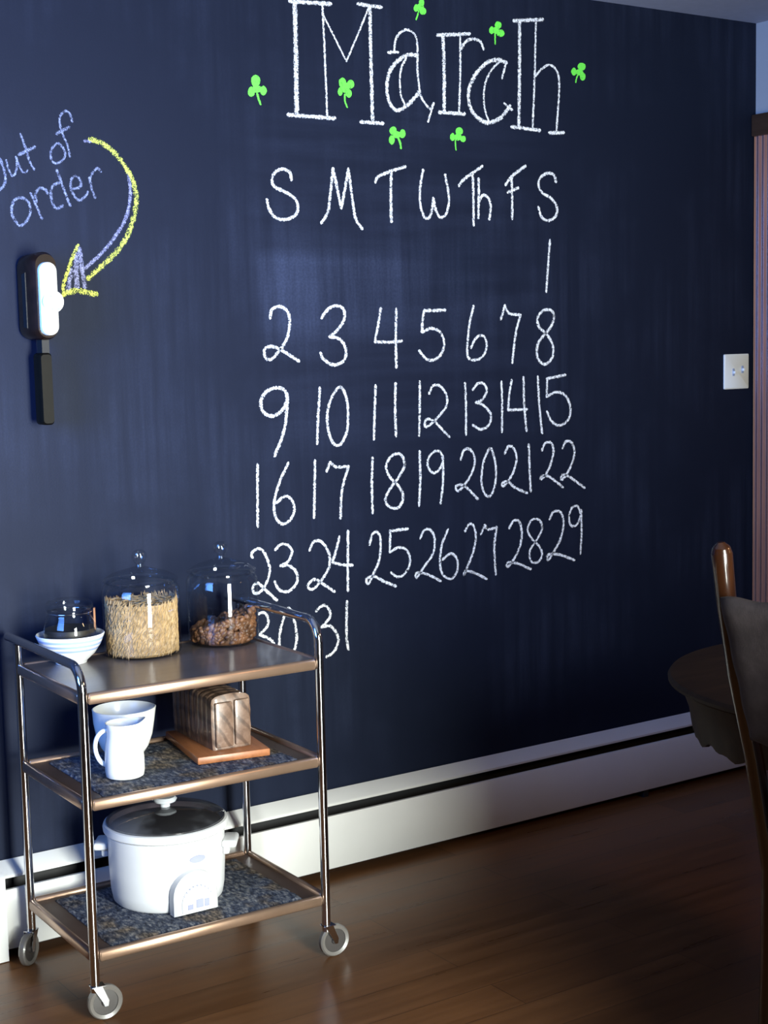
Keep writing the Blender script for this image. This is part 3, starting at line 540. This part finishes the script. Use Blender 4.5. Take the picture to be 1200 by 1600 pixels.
# ------------------------------------------------------------ serving cart
CX, CY, TH, CW, CD = 1.2381, -0.5029, -0.0229, 0.5849, 0.3954
Z1, Z2, Z3 = 0.7139, 0.4806, 0.1437
cart = thing('serving_cart', (CX, CY, 0), 'chrome three tier serving cart on casters standing before the chalkboard wall', 'cart', None, TH)
def cw(a, b_, z): return (CX + a * math.cos(TH) - b_ * math.sin(TH), CY + a * math.sin(TH) + b_ * math.cos(TH), z)
LR = 0.0105
ZH = {0: 0.782, 1: 0.815}
for s, a in ((0, 0.0), (1, CW)):
    zh = ZH[s]; rb = 0.052
    MB().tube([(a, 0, 0.066), (a, 0, Z2 - 0.03), (a, 0, zh - rb)], LR, 18).build('leg', M['chrome'], cart)
    MB().tube([(a, CD, 0.066), (a, CD, Z2), (a, CD, zh - 0.0095)], LR, 18).build('leg', M['chrome'], cart)
    p = [(a, rb - rb * math.cos(t), zh - rb + rb * math.sin(t)) for t in [PI / 2 * i / 10 for i in range(11)]]
    MB().tube(p + [(a, 0.2, zh), (a, CD + 0.045, zh), (a, CD + 0.066, zh - 0.001)], LR, 18).build('handle', M['chrome'], cart)
def oval_bar(mb, p0, p1, hz=0.0128, hd=0.0085):
    n = 16; d = Vector(p1) - Vector(p0); d.normalize(); sd = Vector((-d.y, d.x, 0))
    vs = []; L_ = (Vector(p1) - Vector(p0)).length
    for t, sc in ((0, 0.72), (0.003 / L_, 1.0), (1 - 0.003 / L_, 1.0), (1, 0.72)):
        c = Vector(p0).lerp(Vector(p1), t)
        for k in range(n):
            an = 2 * PI * k / n; ca, sa = math.cos(an), math.sin(an)
            ex = lambda v: math.copysign(abs(v) ** 0.7, v)
            vs.append(c + sd * ex(ca) * hd * sc + Vector((0, 0, ex(sa) * hz * sc)))
    fs = []
    for i in range(3):
        for k in range(n): q = (k + 1) % n; fs.append((i * n + k, i * n + q, (i + 1) * n + q, (i + 1) * n + k))
    fs += [tuple(range(n)), tuple(3 * n + k for k in range(n))]
    mb.add(vs, fs)
TOPZ = {}
for z, mt in ((Z1, 'laminate'), (Z2, 'tray'), (Z3, 'tray')):
    zt = z + (0.0100 if mt == 'laminate' else 0.0040)
    g = 0.0075
    sh = MB().box(g, CW - g, g, CD - g, zt - 0.010, zt, 0.001, 1).build('shelf', M[mt], cart)
    rm = MB(); e_ = LR + 0.0015
    oval_bar(rm, (e_, 0, z), (CW - e_, 0, z)); oval_bar(rm, (e_, CD, z), (CW - e_, CD, z))
    oval_bar(rm, (0, e_, z), (0, CD - e_, z)); oval_bar(rm, (CW, e_, z), (CW, CD - e_, z))
    rm.build('rim', M['bronze'], sh, label='bronze rim bars', ang=50)
    TOPZ[z] = zt
WR = 0.039
def caster(a, b_, ang):
    tx, ty = math.cos(ang - TH), math.sin(ang - TH); off = 0.020
    c = Vector((a + tx * off, b_ + ty * off, WR))
    X = Vector((tx, ty, 0)); Y = Vector((-ty, tx, 0)); R = Matrix((X, Y, Vector((0, 0, 1)))).transposed()
    fk = MB()
    fk.tube([(a, b_, 0.092), (a, b_, 0.064)], 0.0065, 14)
    fk.box(-0.020 - 0.012, -0.020 + 0.020, -0.0125, 0.0125, 0.0385, 0.0415, 0.001, 1, Matrix.Translation(c) @ R.to_4x4())
    for s in (-1, 1):
        fk.prism([(-0.029, 0.041), (-0.008, 0.041), (0.006, 0.006), (0.004, -0.006), (-0.004, -0.006), (-0.008, 0.004)], 'y', s * 0.0118 - 0.001, s * 0.0118 + 0.001)
        k = 12
        for i in range(len(fk.v) - k, len(fk.v)): fk.v[i] = tuple(c + R @ Vector(fk.v[i]))
    f = fk.build('caster', M['chrome'], cart)
    w = MB()
    w.lathe([(0.0285, -0.0060), (0.0360, -0.0085), (WR, -0.005), (WR, 0.005), (0.0360, 0.0085), (0.0285, 0.0060)], 32, closed=True)
    for i in range(len(w.v)): x, y, z = w.v[i]; w.v[i] = tuple(c + R @ Vector((x, z, y)))
    w.build('wheel', M['wheel'], f)
    h = MB().lathe([(0.0, -0.0085), (0.008, -0.0085), (0.0095, -0.004), (0.0282, -0.0035), (0.0282, 0.0035), (0.0095, 0.004), (0.008, 0.0085), (0.0, 0.0085)], 28)
    for i in range(len(h.v)): x, y, z = h.v[i]; h.v[i] = tuple(c + R @ Vector((x, z, y)))
    h.build('hub', M['wheel_disc'], f)
caster(0, 0, math.radians(-6)); caster(CW, 0, math.radians(-2)); caster(0, CD, math.radians(-138)); caster(CW, CD, math.radians(-100))

# ------------------------------------------------------------ woven mats lying in the two lower trays
for z, lab in ((Z2, 'blue grey flecked woven mat on the middle shelf under the white pitcher'), (Z3, 'blue grey flecked woven mat on the bottom shelf under the slow cooker')):
    z0 = TOPZ[z]; nx, ny = 90, 60; vs = []; fs = []
    x0, x1, y0, y1 = 0.050, CW - 0.050, 0.016, CD - 0.030
    for j in range(ny + 1):
        for i in range(nx + 1):
            e_ = min(i, nx - i, j, ny - j)
            h = 0.0055 + random.uniform(-0.0016, 0.0012) if e_ > 0 else 0.001
            jx = random.uniform(-0.002, 0.002) if e_ == 0 else 0
            vs.append((x0 + (x1 - x0) * i / nx + jx, y0 + (y1 - y0) * j / ny + jx, h))
    b = len(vs)
    vs += [(x0, y0, 0.0), (x1, y0, 0.0), (x1, y1, 0.0), (x0, y1, 0.0)]
    for j in range(ny):
        for i in range(nx):
            q = j * (nx + 1) + i; fs.append((q, q + 1, q + nx + 2, q + nx + 1))
    fs.append((b + 3, b + 2, b + 1, b))
    mt = MB().add(vs, fs).build('woven_mat', M['mat'], ang=180, recalc=False)
    mt.location = (CX, CY, z0 + 0.0003); mt.rotation_euler = (0, 0, TH)
    tag(mt, lab, 'mat', 'woven mats on the cart shelves')
MATZ = 0.0065

# ------------------------------------------------------------ glass jars on the top shelf
ZT = TOPZ[Z1] + 0.0004
def canister(x, y, R, hb, lab, grp='lidded glass canisters on the cart'):
    t = thing('glass_canister', (x, y, ZT), lab, 'jar', grp)
    MB().lathe([(0.0, 0.0), (R - 0.012, 0.0), (R - 0.003, 0.004), (R, 0.012), (R, hb - 0.018), (R - 0.004, hb - 0.008), (R - 0.010, hb - 0.002), (R - 0.010, hb),
                (R - 0.012, hb), (R - 0.0125, hb - 0.006)], 64).build('glass_body', M['glass'], t)
    ld = MB().lathe([(R - 0.014, hb - 0.004), (R - 0.014, hb + 0.001), (R - 0.004, hb + 0.002), (R - 0.002, hb + 0.005), (R - 0.008, hb + 0.010), (R * 0.72, hb + 0.020),
                     (R * 0.40, hb + 0.029), (R * 0.17, hb + 0.035), (0.0, hb + 0.037)], 56).build('lid', M['glass'], t)
    MB().lathe([(0.010, hb + 0.035), (0.009, hb + 0.042), (0.015, hb + 0.050), (0.0185, hb + 0.060), (0.016, hb + 0.070), (0.008, hb + 0.076), (0.0, hb + 0.077)], 28).build('knob', M['glass'], ld)
    return t
def rotz(a): return Matrix.Rotation(a, 3, 'Z')
c1 = canister(1.532, -0.181, 0.093, 0.176, 'tall lidded glass canister filled with tan grains, largest jar on the cart')
g = MB(); Ri = 0.0895
core = [(0.0, 0.004), (Ri - 0.012, 0.004), (Ri - 0.005, 0.010), (Ri - 0.005, 0.128), (0.0, 0.122)]
g.lathe(core, 40)
for i in range(2600):
    a = random.uniform(0, 2 * PI); z = random.uniform(0.010, 0.134 + 0.006 * math.cos(a * 2)); l = random.uniform(0.006, 0.011)
    tl = random.gauss(0.35, 0.3); r = Ri - 0.0045 + random.uniform(-0.001, 0.001)
    c = Vector((r * math.cos(a), r * math.sin(a), z)); tdir = Vector((-math.sin(a), math.cos(a), 0)) * math.sin(tl) + Vector((0, 0, 1)) * math.cos(tl)
    rad = Vector((math.cos(a), math.sin(a), 0)); sd = tdir.cross(rad); w = 0.0016
    b = c - tdir * l; e_ = c + tdir * l
    vs = [b, c + sd * w * 1.1, c + rad * w, c - sd * w * 1.1, e_]
    g.add(vs, [(0, 2, 1), (0, 3, 2), (4, 1, 2), (4, 2, 3)])
for i in range(260):
    a = random.uniform(0, 2 * PI); r = Ri * 0.9 * math.sqrt(random.random()); g.blob((r * math.cos(a), r * math.sin(a), 0.124 + 0.006 * random.random()), 0.002, 0.010, 0.002, rotz(random.uniform(0, PI)), 5, 4)
g.build('grain_filling', M['pasta'], c1, kind='stuff', ang=20, recalc=False)
c2 = canister(1.749, -0.186, 0.088, 0.176, 'lidded glass canister part filled with brown nuts, by the chalk numbers 23 and 30')
g = MB(); Ri = 0.084
g.lathe([(0.0, 0.004), (Ri - 0.016, 0.004), (Ri - 0.010, 0.012), (Ri - 0.010, 0.036), (0.0, 0.048)], 36)
for i in range(520):
    a = random.uniform(0, 2 * PI); r = (Ri - 0.010) * (1.0 if i % 4 else math.sqrt(random.random()))
    top = 0.060 + 0.022 * math.cos(a + 0.6)
    z = random.uniform(0.012, top) if r > Ri - 0.012 else top - 0.008 + random.uniform(-0.006, 0.004)
    k = random.uniform(0.006, 0.010)
    g.blob((r * math.cos(a), r * math.sin(a), z), k, k * 0.7, k * 1.2, Matrix.Rotation(random.uniform(0, 3), 3, (random.random(), random.random(), random.random() + 0.1)), 7, 5)
g.build('nut_filling', M['nuts'], c2, kind='stuff', ang=60, recalc=False)

BX, BY = 1.355, -0.165
bw = thing('stoneware_bowl', (BX, BY, ZT), 'white bowl with pale blue bands at the left end of the top shelf', 'bowl')
MB().lathe([(0.0, 0.004), (0.030, 0.004), (0.031, 0.0), (0.036, 0.0), (0.038, 0.006), (0.056, 0.022), (0.071, 0.045), (0.0785, 0.064), (0.0800, 0.068), (0.0785, 0.070), (0.0755, 0.066),
            (0.067, 0.045), (0.052, 0.0255), (0.034, 0.011), (0.0, 0.010)], 56).build('bowl_body', M['bowl'], bw)
jr = thing('clip_top_jar', (BX + 0.002, BY + 0.004, ZT + 0.0175), 'small clip top glass jar with dark contents standing in the banded bowl', 'jar')
MB().lathe([(0.0, 0.0), (0.032, 0.0), (0.040, 0.004), (0.0600, 0.034), (0.0635, 0.050), (0.0610, 0.072), (0.053, 0.093), (0.051, 0.099), (0.051, 0.107), (0.0485, 0.107), (0.0485, 0.099)], 48).build('glass_body', M['glass'], jr)
MB().lathe([(0.0, 0.134), (0.034, 0.1325), (0.050, 0.128), (0.0560, 0.121), (0.0560, 0.113), (0.052, 0.1085), (0.046, 0.1085), (0.0, 0.114)], 48).build('lid', M['glass'], jr)
MB().lathe([(0.0, 0.003), (0.030, 0.003), (0.038, 0.006), (0.0570, 0.034), (0.0605, 0.050), (0.058, 0.064), (0.0, 0.062)], 36).build('contents', M['dark_food'], jr)
MB().tube([(0.0525 * math.cos(t), 0.0525 * math.sin(t), 0.103) for t in [2 * PI * i / 40 for i in range(41)]], 0.0013, 8).build('wire_bail', M['chrome'], jr)
MB().box(-0.007, 0.007, -0.0025, 0.0025, 0.058, 0.110, 0.001, 1, Matrix.Translation((0.052, -0.025, 0)) @ Matrix.Rotation(math.radians(65), 4, 'Z')).build('clasp', M['clasp'], jr, label='copper brown clasp')

# ------------------------------------------------------------ things on the middle shelf
ZM = TOPZ[Z2] + MATZ
def spout(q, a, r, z, ang, z0, amt):
    x, y, zz = q
    if z > z0:
        d = math.cos((a - ang)); k = max(0.0, d) ** 10 * (z - z0) / 0.03 * amt
        x += k * math.cos(ang); y += k * math.sin(ang); zz += k * 0.3
    return (x, y, zz)
pt = thing('milk_pitcher', (1.387, -0.373, ZM), 'white ceramic pitcher with loop handle on the left, front of the middle shelf', 'pitcher')
SA = math.radians(0)
MB().lathe([(0.0, 0.0), (0.038, 0.0), (0.0425, 0.003), (0.0445, 0.015), (0.0445, 0.045), (0.042, 0.075), (0.038, 0.097), (0.0375, 0.110), (0.0405, 0.123), (0.0400, 0.125), (0.0380, 0.124),
            (0.0350, 0.110), (0.0355, 0.097), (0.0395, 0.075), (0.042, 0.045), (0.042, 0.012), (0.0, 0.008)], 56, fn=lambda q, a, r, z: spout(q, a, r, z, SA, 0.098, 0.016)).build('pitcher_body', M['white'], pt)
hd = Vector((-0.83, 0.52, 0)).normalized()
hp = []
for i in range(17):
    t = i / 16; an = PI * (0.5 + t); rx = 0.031; rz = 0.040
    hp.append(hd * (0.039 - rx * math.cos(an) * (1 - 0.25 * t) - 0.004 + 0.006 * t) + Vector((0, 0, 0.068 + rz * math.sin(an))))
MB().tube(hp, [0.0062 - 0.0012 * math.sin(PI * i / 16) for i in range(17)], 12).build('handle', M['white'], pt)
mg = thing('white_bowl', (1.455, -0.225, ZM), 'deep white ceramic bowl with pouring lip, behind the pitcher on the middle shelf', 'bowl')
MB().lathe([(0.0, 0.003), (0.030, 0.003), (0.031, 0.0), (0.036, 0.0), (0.042, 0.008), (0.056, 0.028), (0.066, 0.056), (0.0715, 0.088), (0.0730, 0.116), (0.0735, 0.119), (0.0715, 0.120), (0.0695, 0.117),
            (0.068, 0.088), (0.062, 0.056), (0.052, 0.030), (0.036, 0.014), (0.0, 0.010)], 56, fn=lambda q, a, r, z: spout(q, a, r, z, math.radians(-25), 0.095, 0.004)).build('bowl_body', M['white'], mg)
ANG = math.radians(-10.5)
cb = thing('cutting_board', (1.671, -0.276, ZM), 'orange brown wooden cutting board under the loaf on the middle shelf', 'cutting board', None, ANG)
MB().box(-0.089, 0.089, -0.1425, 0.135, 0.0, 0.018, 0.003, 2).build('board_slab', M['board_wood'], cb)
lf = thing('bread_loaf', (1.672, -0.252, ZM + 0.0182), 'brown wrapped bread loaf standing on the wooden cutting board', 'bread', None, math.radians(-4))
def loaf():
    b = MB(); nx, ny, nz = 14, 60, 16; W, D, Hh = 0.049, 0.122, 0.124
    sec = []
    def outline(k):
        P = []
        for i in range(40):
            t = i / 40.0 * 4; sd = int(t); f = t - sd
            if sd == 0: x, z = -1 + 2 * f, 0
            elif sd == 1: x, z = 1, f
            elif sd == 2: x, z = 1 - 2 * f, 1
            else: x, z = -1, 1 - f
            r = 1.0
            zz = z * Hh + (0.008 * (1 - x * x) if sd == 2 else 0)
            xx = x * W * (1 + 0.05 * math.sin(z * 3.0))
            if z > 0.92 and abs(x) > 0.9: xx *= 0.96; zz -= 0.003
            P.append((xx, zz))
        return P
    O = outline(0)
    for j in range(ny + 1):
        y = -D + 2 * D * j / ny
        gr = 0.0035 * max(0.0, math.cos(j / ny * 2 * PI * 9)) ** 6 + 0.0012 * random.random()
        en = 0.93 if j in (0, ny) else 1.0
        for i, (x, z) in enumerate(O):
            c = Vector((x, z - 0.06)); l = c.length; q = c * ((l - (gr if z > 0.001 else 0)) / l) * en
            b.v.append((q.x, y + (random.uniform(-0.002, 0.002) if 0 < j < ny else 0), max(0.0, q.y + 0.06) if z > 0.001 else 0.0))
    n = 40
    for j in range(ny):
        for i in range(n): k = (i + 1) % n; b.f.append((j * n + i, j * n + k, (j + 1) * n + k, (j + 1) * n + i))
    b.f.append(tuple(range(n))); b.f.append(tuple(ny * n + i for i in range(n)))
    return b
lb = loaf().build('loaf_body', M['loaf'], lf, ang=50)
hs = MB()
hs.box(-0.044, 0.001, -0.1305, -0.1205, 0.006, 0.114, 0.004, 2).box(0.006, 0.045, -0.1290, -0.1205, 0.007, 0.116, 0.004, 2)
hs.build('end_slices', M['loaf'], lf)

# ------------------------------------------------------------ slow cooker on the bottom shelf
ZC = TOPZ[Z3] + MATZ
KX, KY = 1.526, -0.282
ck = thing('slow_cooker', (KX, KY, ZC), 'round white slow cooker with dark glass lid on the bottom shelf', 'slow cooker')
MB().lathe([(0.0, 0.004), (0.110, 0.004), (0.112, 0.0), (0.124, 0.0), (0.130, 0.006), (0.1345, 0.030), (0.1375, 0.080), (0.1385, 0.150), (0.1400, 0.163), (0.136, 0.166), (0.130, 0.164), (0.128, 0.10), (0.0, 0.10)], 72).build('cooker_body', M['crock'], ck)
MB().lathe([(0.128, 0.166), (0.142, 0.1665), (0.1475, 0.171), (0.1485, 0.180), (0.1460, 0.187), (0.141, 0.189), (0.135, 0.187), (0.132, 0.180)], 72, closed=True).build('crock_rim', M['crock'], ck)
MB().lathe([(0.0, 0.178), (0.120, 0.178), (0.1310, 0.176), (0.1312, 0.168), (0.1275, 0.165), (0.1275, 0.130), (0.0, 0.130)], 40).build('stew', M['stew'], ck, label='dark red brown food under the lid')
lid = MB().lathe([(0.1335, 0.189), (0.1395, 0.1895), (0.1400, 0.193), (0.130, 0.199), (0.100, 0.208), (0.060, 0.215), (0.0, 0.218)], 64).build('lid', M['smoked'], ck, label='smoked glass lid with painted hazy sheen')
MB().lathe([(0.0, 0.218), (0.012, 0.2175), (0.012, 0.224), (0.026, 0.230), (0.029, 0.236), (0.024, 0.241), (0.0, 0.242)], 28).build('lid_knob', M['clear_plastic'], lid)
for s in (-1, 1):
    dx = Vector((0.83 * s, -0.56 * s, 0)); xf = Matrix.Translation(dx * 0.148) @ Matrix.Rotation(math.atan2(dx.y, dx.x), 4, 'Z')
    MB().box(-0.014, 0.022, -0.036, 0.036, 0.122, 0.140, 0.007, 3, xf).box(-0.012, 0.004, -0.026, 0.026, 0.104, 0.124, 0.005, 2, xf).build('side_handle', M['crock'], ck)
pa = math.radians(-91)
xf = Matrix.Translation((0.128 * math.cos(pa), 0.128 * math.sin(pa), 0)) @ Matrix.Rotation(pa + PI / 2, 4, 'Z')
def apoly(w, z0, zs, zt, n=14): return [(-w, z0), (w, z0)] + [(w * math.cos(PI * i / n), zs + (zt - zs) * math.sin(PI * i / n)) for i in range(n + 1)]
def apan(levels):
    b = yloft(levels); b.v = [tuple(xf @ Vector(v)) for v in b.v]; return b
cp = apan([(0.0, apoly(0.056, 0.002, 0.045, 0.104)), (-0.022, apoly(0.056, 0.002, 0.045, 0.100)), (-0.029, apoly(0.050, 0.005, 0.043, 0.088))]).build('control_panel', M['crock'], ck)
apan([(-0.027, apoly(0.040, 0.010, 0.030, 0.070)), (-0.033, apoly(0.039, 0.010, 0.030, 0.069)), (-0.035, apoly(0.034, 0.013, 0.029, 0.064))]).build('dial', M['crock'], cp)
mk = MB()
for (x, z, w, h) in ((-0.020, 0.022, 0.007, 0.006), (0.004, 0.027, 0.009, 0.010), (0.022, 0.026, 0.006, 0.009)):
    mk.box(x - w, x + w, -0.0362, -0.0340, z - h, z + h, 0.0006, 1, xf)
for i in range(9):
    t = PI * (0.15 + 0.7 * i / 8); mk.box(0.036 * math.cos(t) - 0.0018, 0.036 * math.cos(t) + 0.0018, -0.0340, -0.0318, 0.030 + 0.037 * math.sin(t) - 0.003, 0.030 + 0.037 * math.sin(t) + 0.003, 0, 1, xf)
mk.build('dial_marks', M['grey_mark'], cp)
bd = MB()
n = 22; pr = []
xb = Matrix.Rotation(pa + math.radians(6) + PI / 2, 4, 'Z')
vs = []
for y in (-0.1378, -0.1402):
    for i in range(n):
        t = 2 * PI * i / n; u = 0.021 * math.cos(t); vs.append(tuple(xb @ Vector((u, y + u * u / 0.28, 0.123 + 0.0085 * math.sin(t)))))
bd.add(vs, [tuple(range(n)), tuple(range(n, 2 * n))] + [(i, (i + 1) % n, n + (i + 1) % n, n + i) for i in range(n)]).build('badge', M['grey_mark'], ck)

# ------------------------------------------------------------ round table and the chair pulled up to it
TX, TY = 2.623, -1.486
tb = thing('round_table', (TX, TY, 0), 'dark brown round table with scalloped apron, behind the chair at the right', 'table')
MB().lathe([(0.0, 0.714), (0.40, 0.714), (0.437, 0.717), (0.449, 0.724), (0.450, 0.731), (0.445, 0.738), (0.436, 0.740), (0.0, 0.740)], 96).build('tabletop', M['table'], tb)
def scal(q, a, r, z):
    x, y, zz = q
    if z < 0.66: zz = z - 0.012 * abs(math.sin(a * 9.0)) ** 1.5 - 0.004 * math.sin(a * 36)
    return (x, y, zz)
MB().lathe([(0.424, 0.715), (0.414, 0.690), (0.406, 0.668), (0.400, 0.640), (0.396, 0.617), (0.386, 0.617), (0.388, 0.640), (0.392, 0.668), (0.400, 0.690), (0.408, 0.715)], 180, closed=True, fn=scal).build('apron', M['table'], tb, label='scalloped apron')
MB().lathe([(0.0, 0.715), (0.12, 0.715), (0.10, 0.69), (0.05, 0.66), (0.045, 0.55), (0.065, 0.45), (0.075, 0.35), (0.055, 0.25), (0.08, 0.16), (0.085, 0.10), (0.0, 0.10)], 40).build('pedestal', M['table'], tb)
for k in range(4):
    a = -0.058 + k * PI / 2; ca, sa = math.cos(a), math.sin(a)
    MB().tube([(0.05 * ca, 0.05 * sa, 0.15), (0.14 * ca, 0.14 * sa, 0.13), (0.23 * ca, 0.23 * sa, 0.06), (0.285 * ca, 0.285 * sa, 0.024)], [0.036, 0.030, 0.024, 0.0238], 14).build('foot', M['table'], tb)
ch = thing('dining_chair', (2.13, -1.82, 0), 'red brown wooden dining chair with padded grey back at the right edge', 'chair')
def post(dy):
    P = [(0.0, 0.0), (0.014, 0.25), (0.018, 0.45), (0.002, 0.527), (-0.032, 0.68), (-0.078, 0.844), (-0.105, 0.97), (-0.118, 1.066), (-0.1195, 1.078), (-0.121, 1.087)]
    R = [0.016, 0.018, 0.019, 0.018, 0.0175, 0.018, 0.0185, 0.0195, 0.016, 0.006]
    pts = []; rr = []
    for i in range(len(P) - 1):
        for k in range(4):
            t = k / 4; pts.append((P[i][0] + (P[i + 1][0] - P[i][0]) * t, dy, P[i][1] + (P[i + 1][1] - P[i][1]) * t)); rr.append(R[i] + (R[i + 1] - R[i]) * t)
    pts.append((P[-1][0], dy, P[-1][1])); rr.append(R[-1])
    return MB().tube(pts, rr, 18)
for dy in (0.22, -0.22): post(dy).build('back_post', M['chair'], ch)
for dy in (0.19, -0.19):
    MB().tube([(0.40, dy, 0.0), (0.395, dy, 0.25), (0.39, dy, 0.436)], [0.013, 0.018, 0.020], 16).build('front_leg', M['chair'], ch)
MB().box(-0.012, 0.43, -0.205, 0.205, 0.432, 0.462, 0.012, 3).build('seat', M['chair'], ch)
for dy in (0.205, -0.205):
    MB().tube([(0.012, dy * 1.06, 0.20), (0.396, dy * 0.94, 0.20)], 0.009, 12).build('stretcher', M['chair'], ch)
def pad():
    b = MB(); nz, ny = 22, 26
    for sx in (-1, 1):
        for j in range(nz + 1):
            for i in range(ny + 1):
                v = j / nz; u = i / ny; z = 0.715 + 0.285 * v; y = -0.200 + 0.400 * u
                xc_ = -0.041 - 0.285 * (z - 0.70) - 0.008
                e_ = min(u, 1 - u, v, 1 - v); th = 0.010 + 0.018 * min(1.0, e_ / 0.10) ** 0.5
                wz = 0.004 * math.sin(y * 40) if v in (0.0, 1.0) else 0
                b.v.append((xc_ + sx * th + 0.0015 * math.sin(z * 70 + y * 30), y, z + wz - 0.012 * (2 * u - 1) ** 2 * v))
    m = (nz + 1) * (ny + 1)
    for j in range(nz):
        for i in range(ny):
            q = j * (ny + 1) + i; b.f.append((q, q + 1, q + ny + 2, q + ny + 1)); b.f.append((m + q, m + q + ny + 1, m + q + ny + 2, m + q + 1))
    def rim(a, c): b.f.append((a, c, m + c, m + a))
    for i in range(ny): rim(i, i + 1); rim(nz * (ny + 1) + i, nz * (ny + 1) + i + 1)
    for j in range(nz): rim(j * (ny + 1), (j + 1) * (ny + 1)); rim(j * (ny + 1) + ny, (j + 1) * (ny + 1) + ny)
    return b
pad().build('backrest', M['pad'], ch, label='padded grey brown backrest', ang=60)
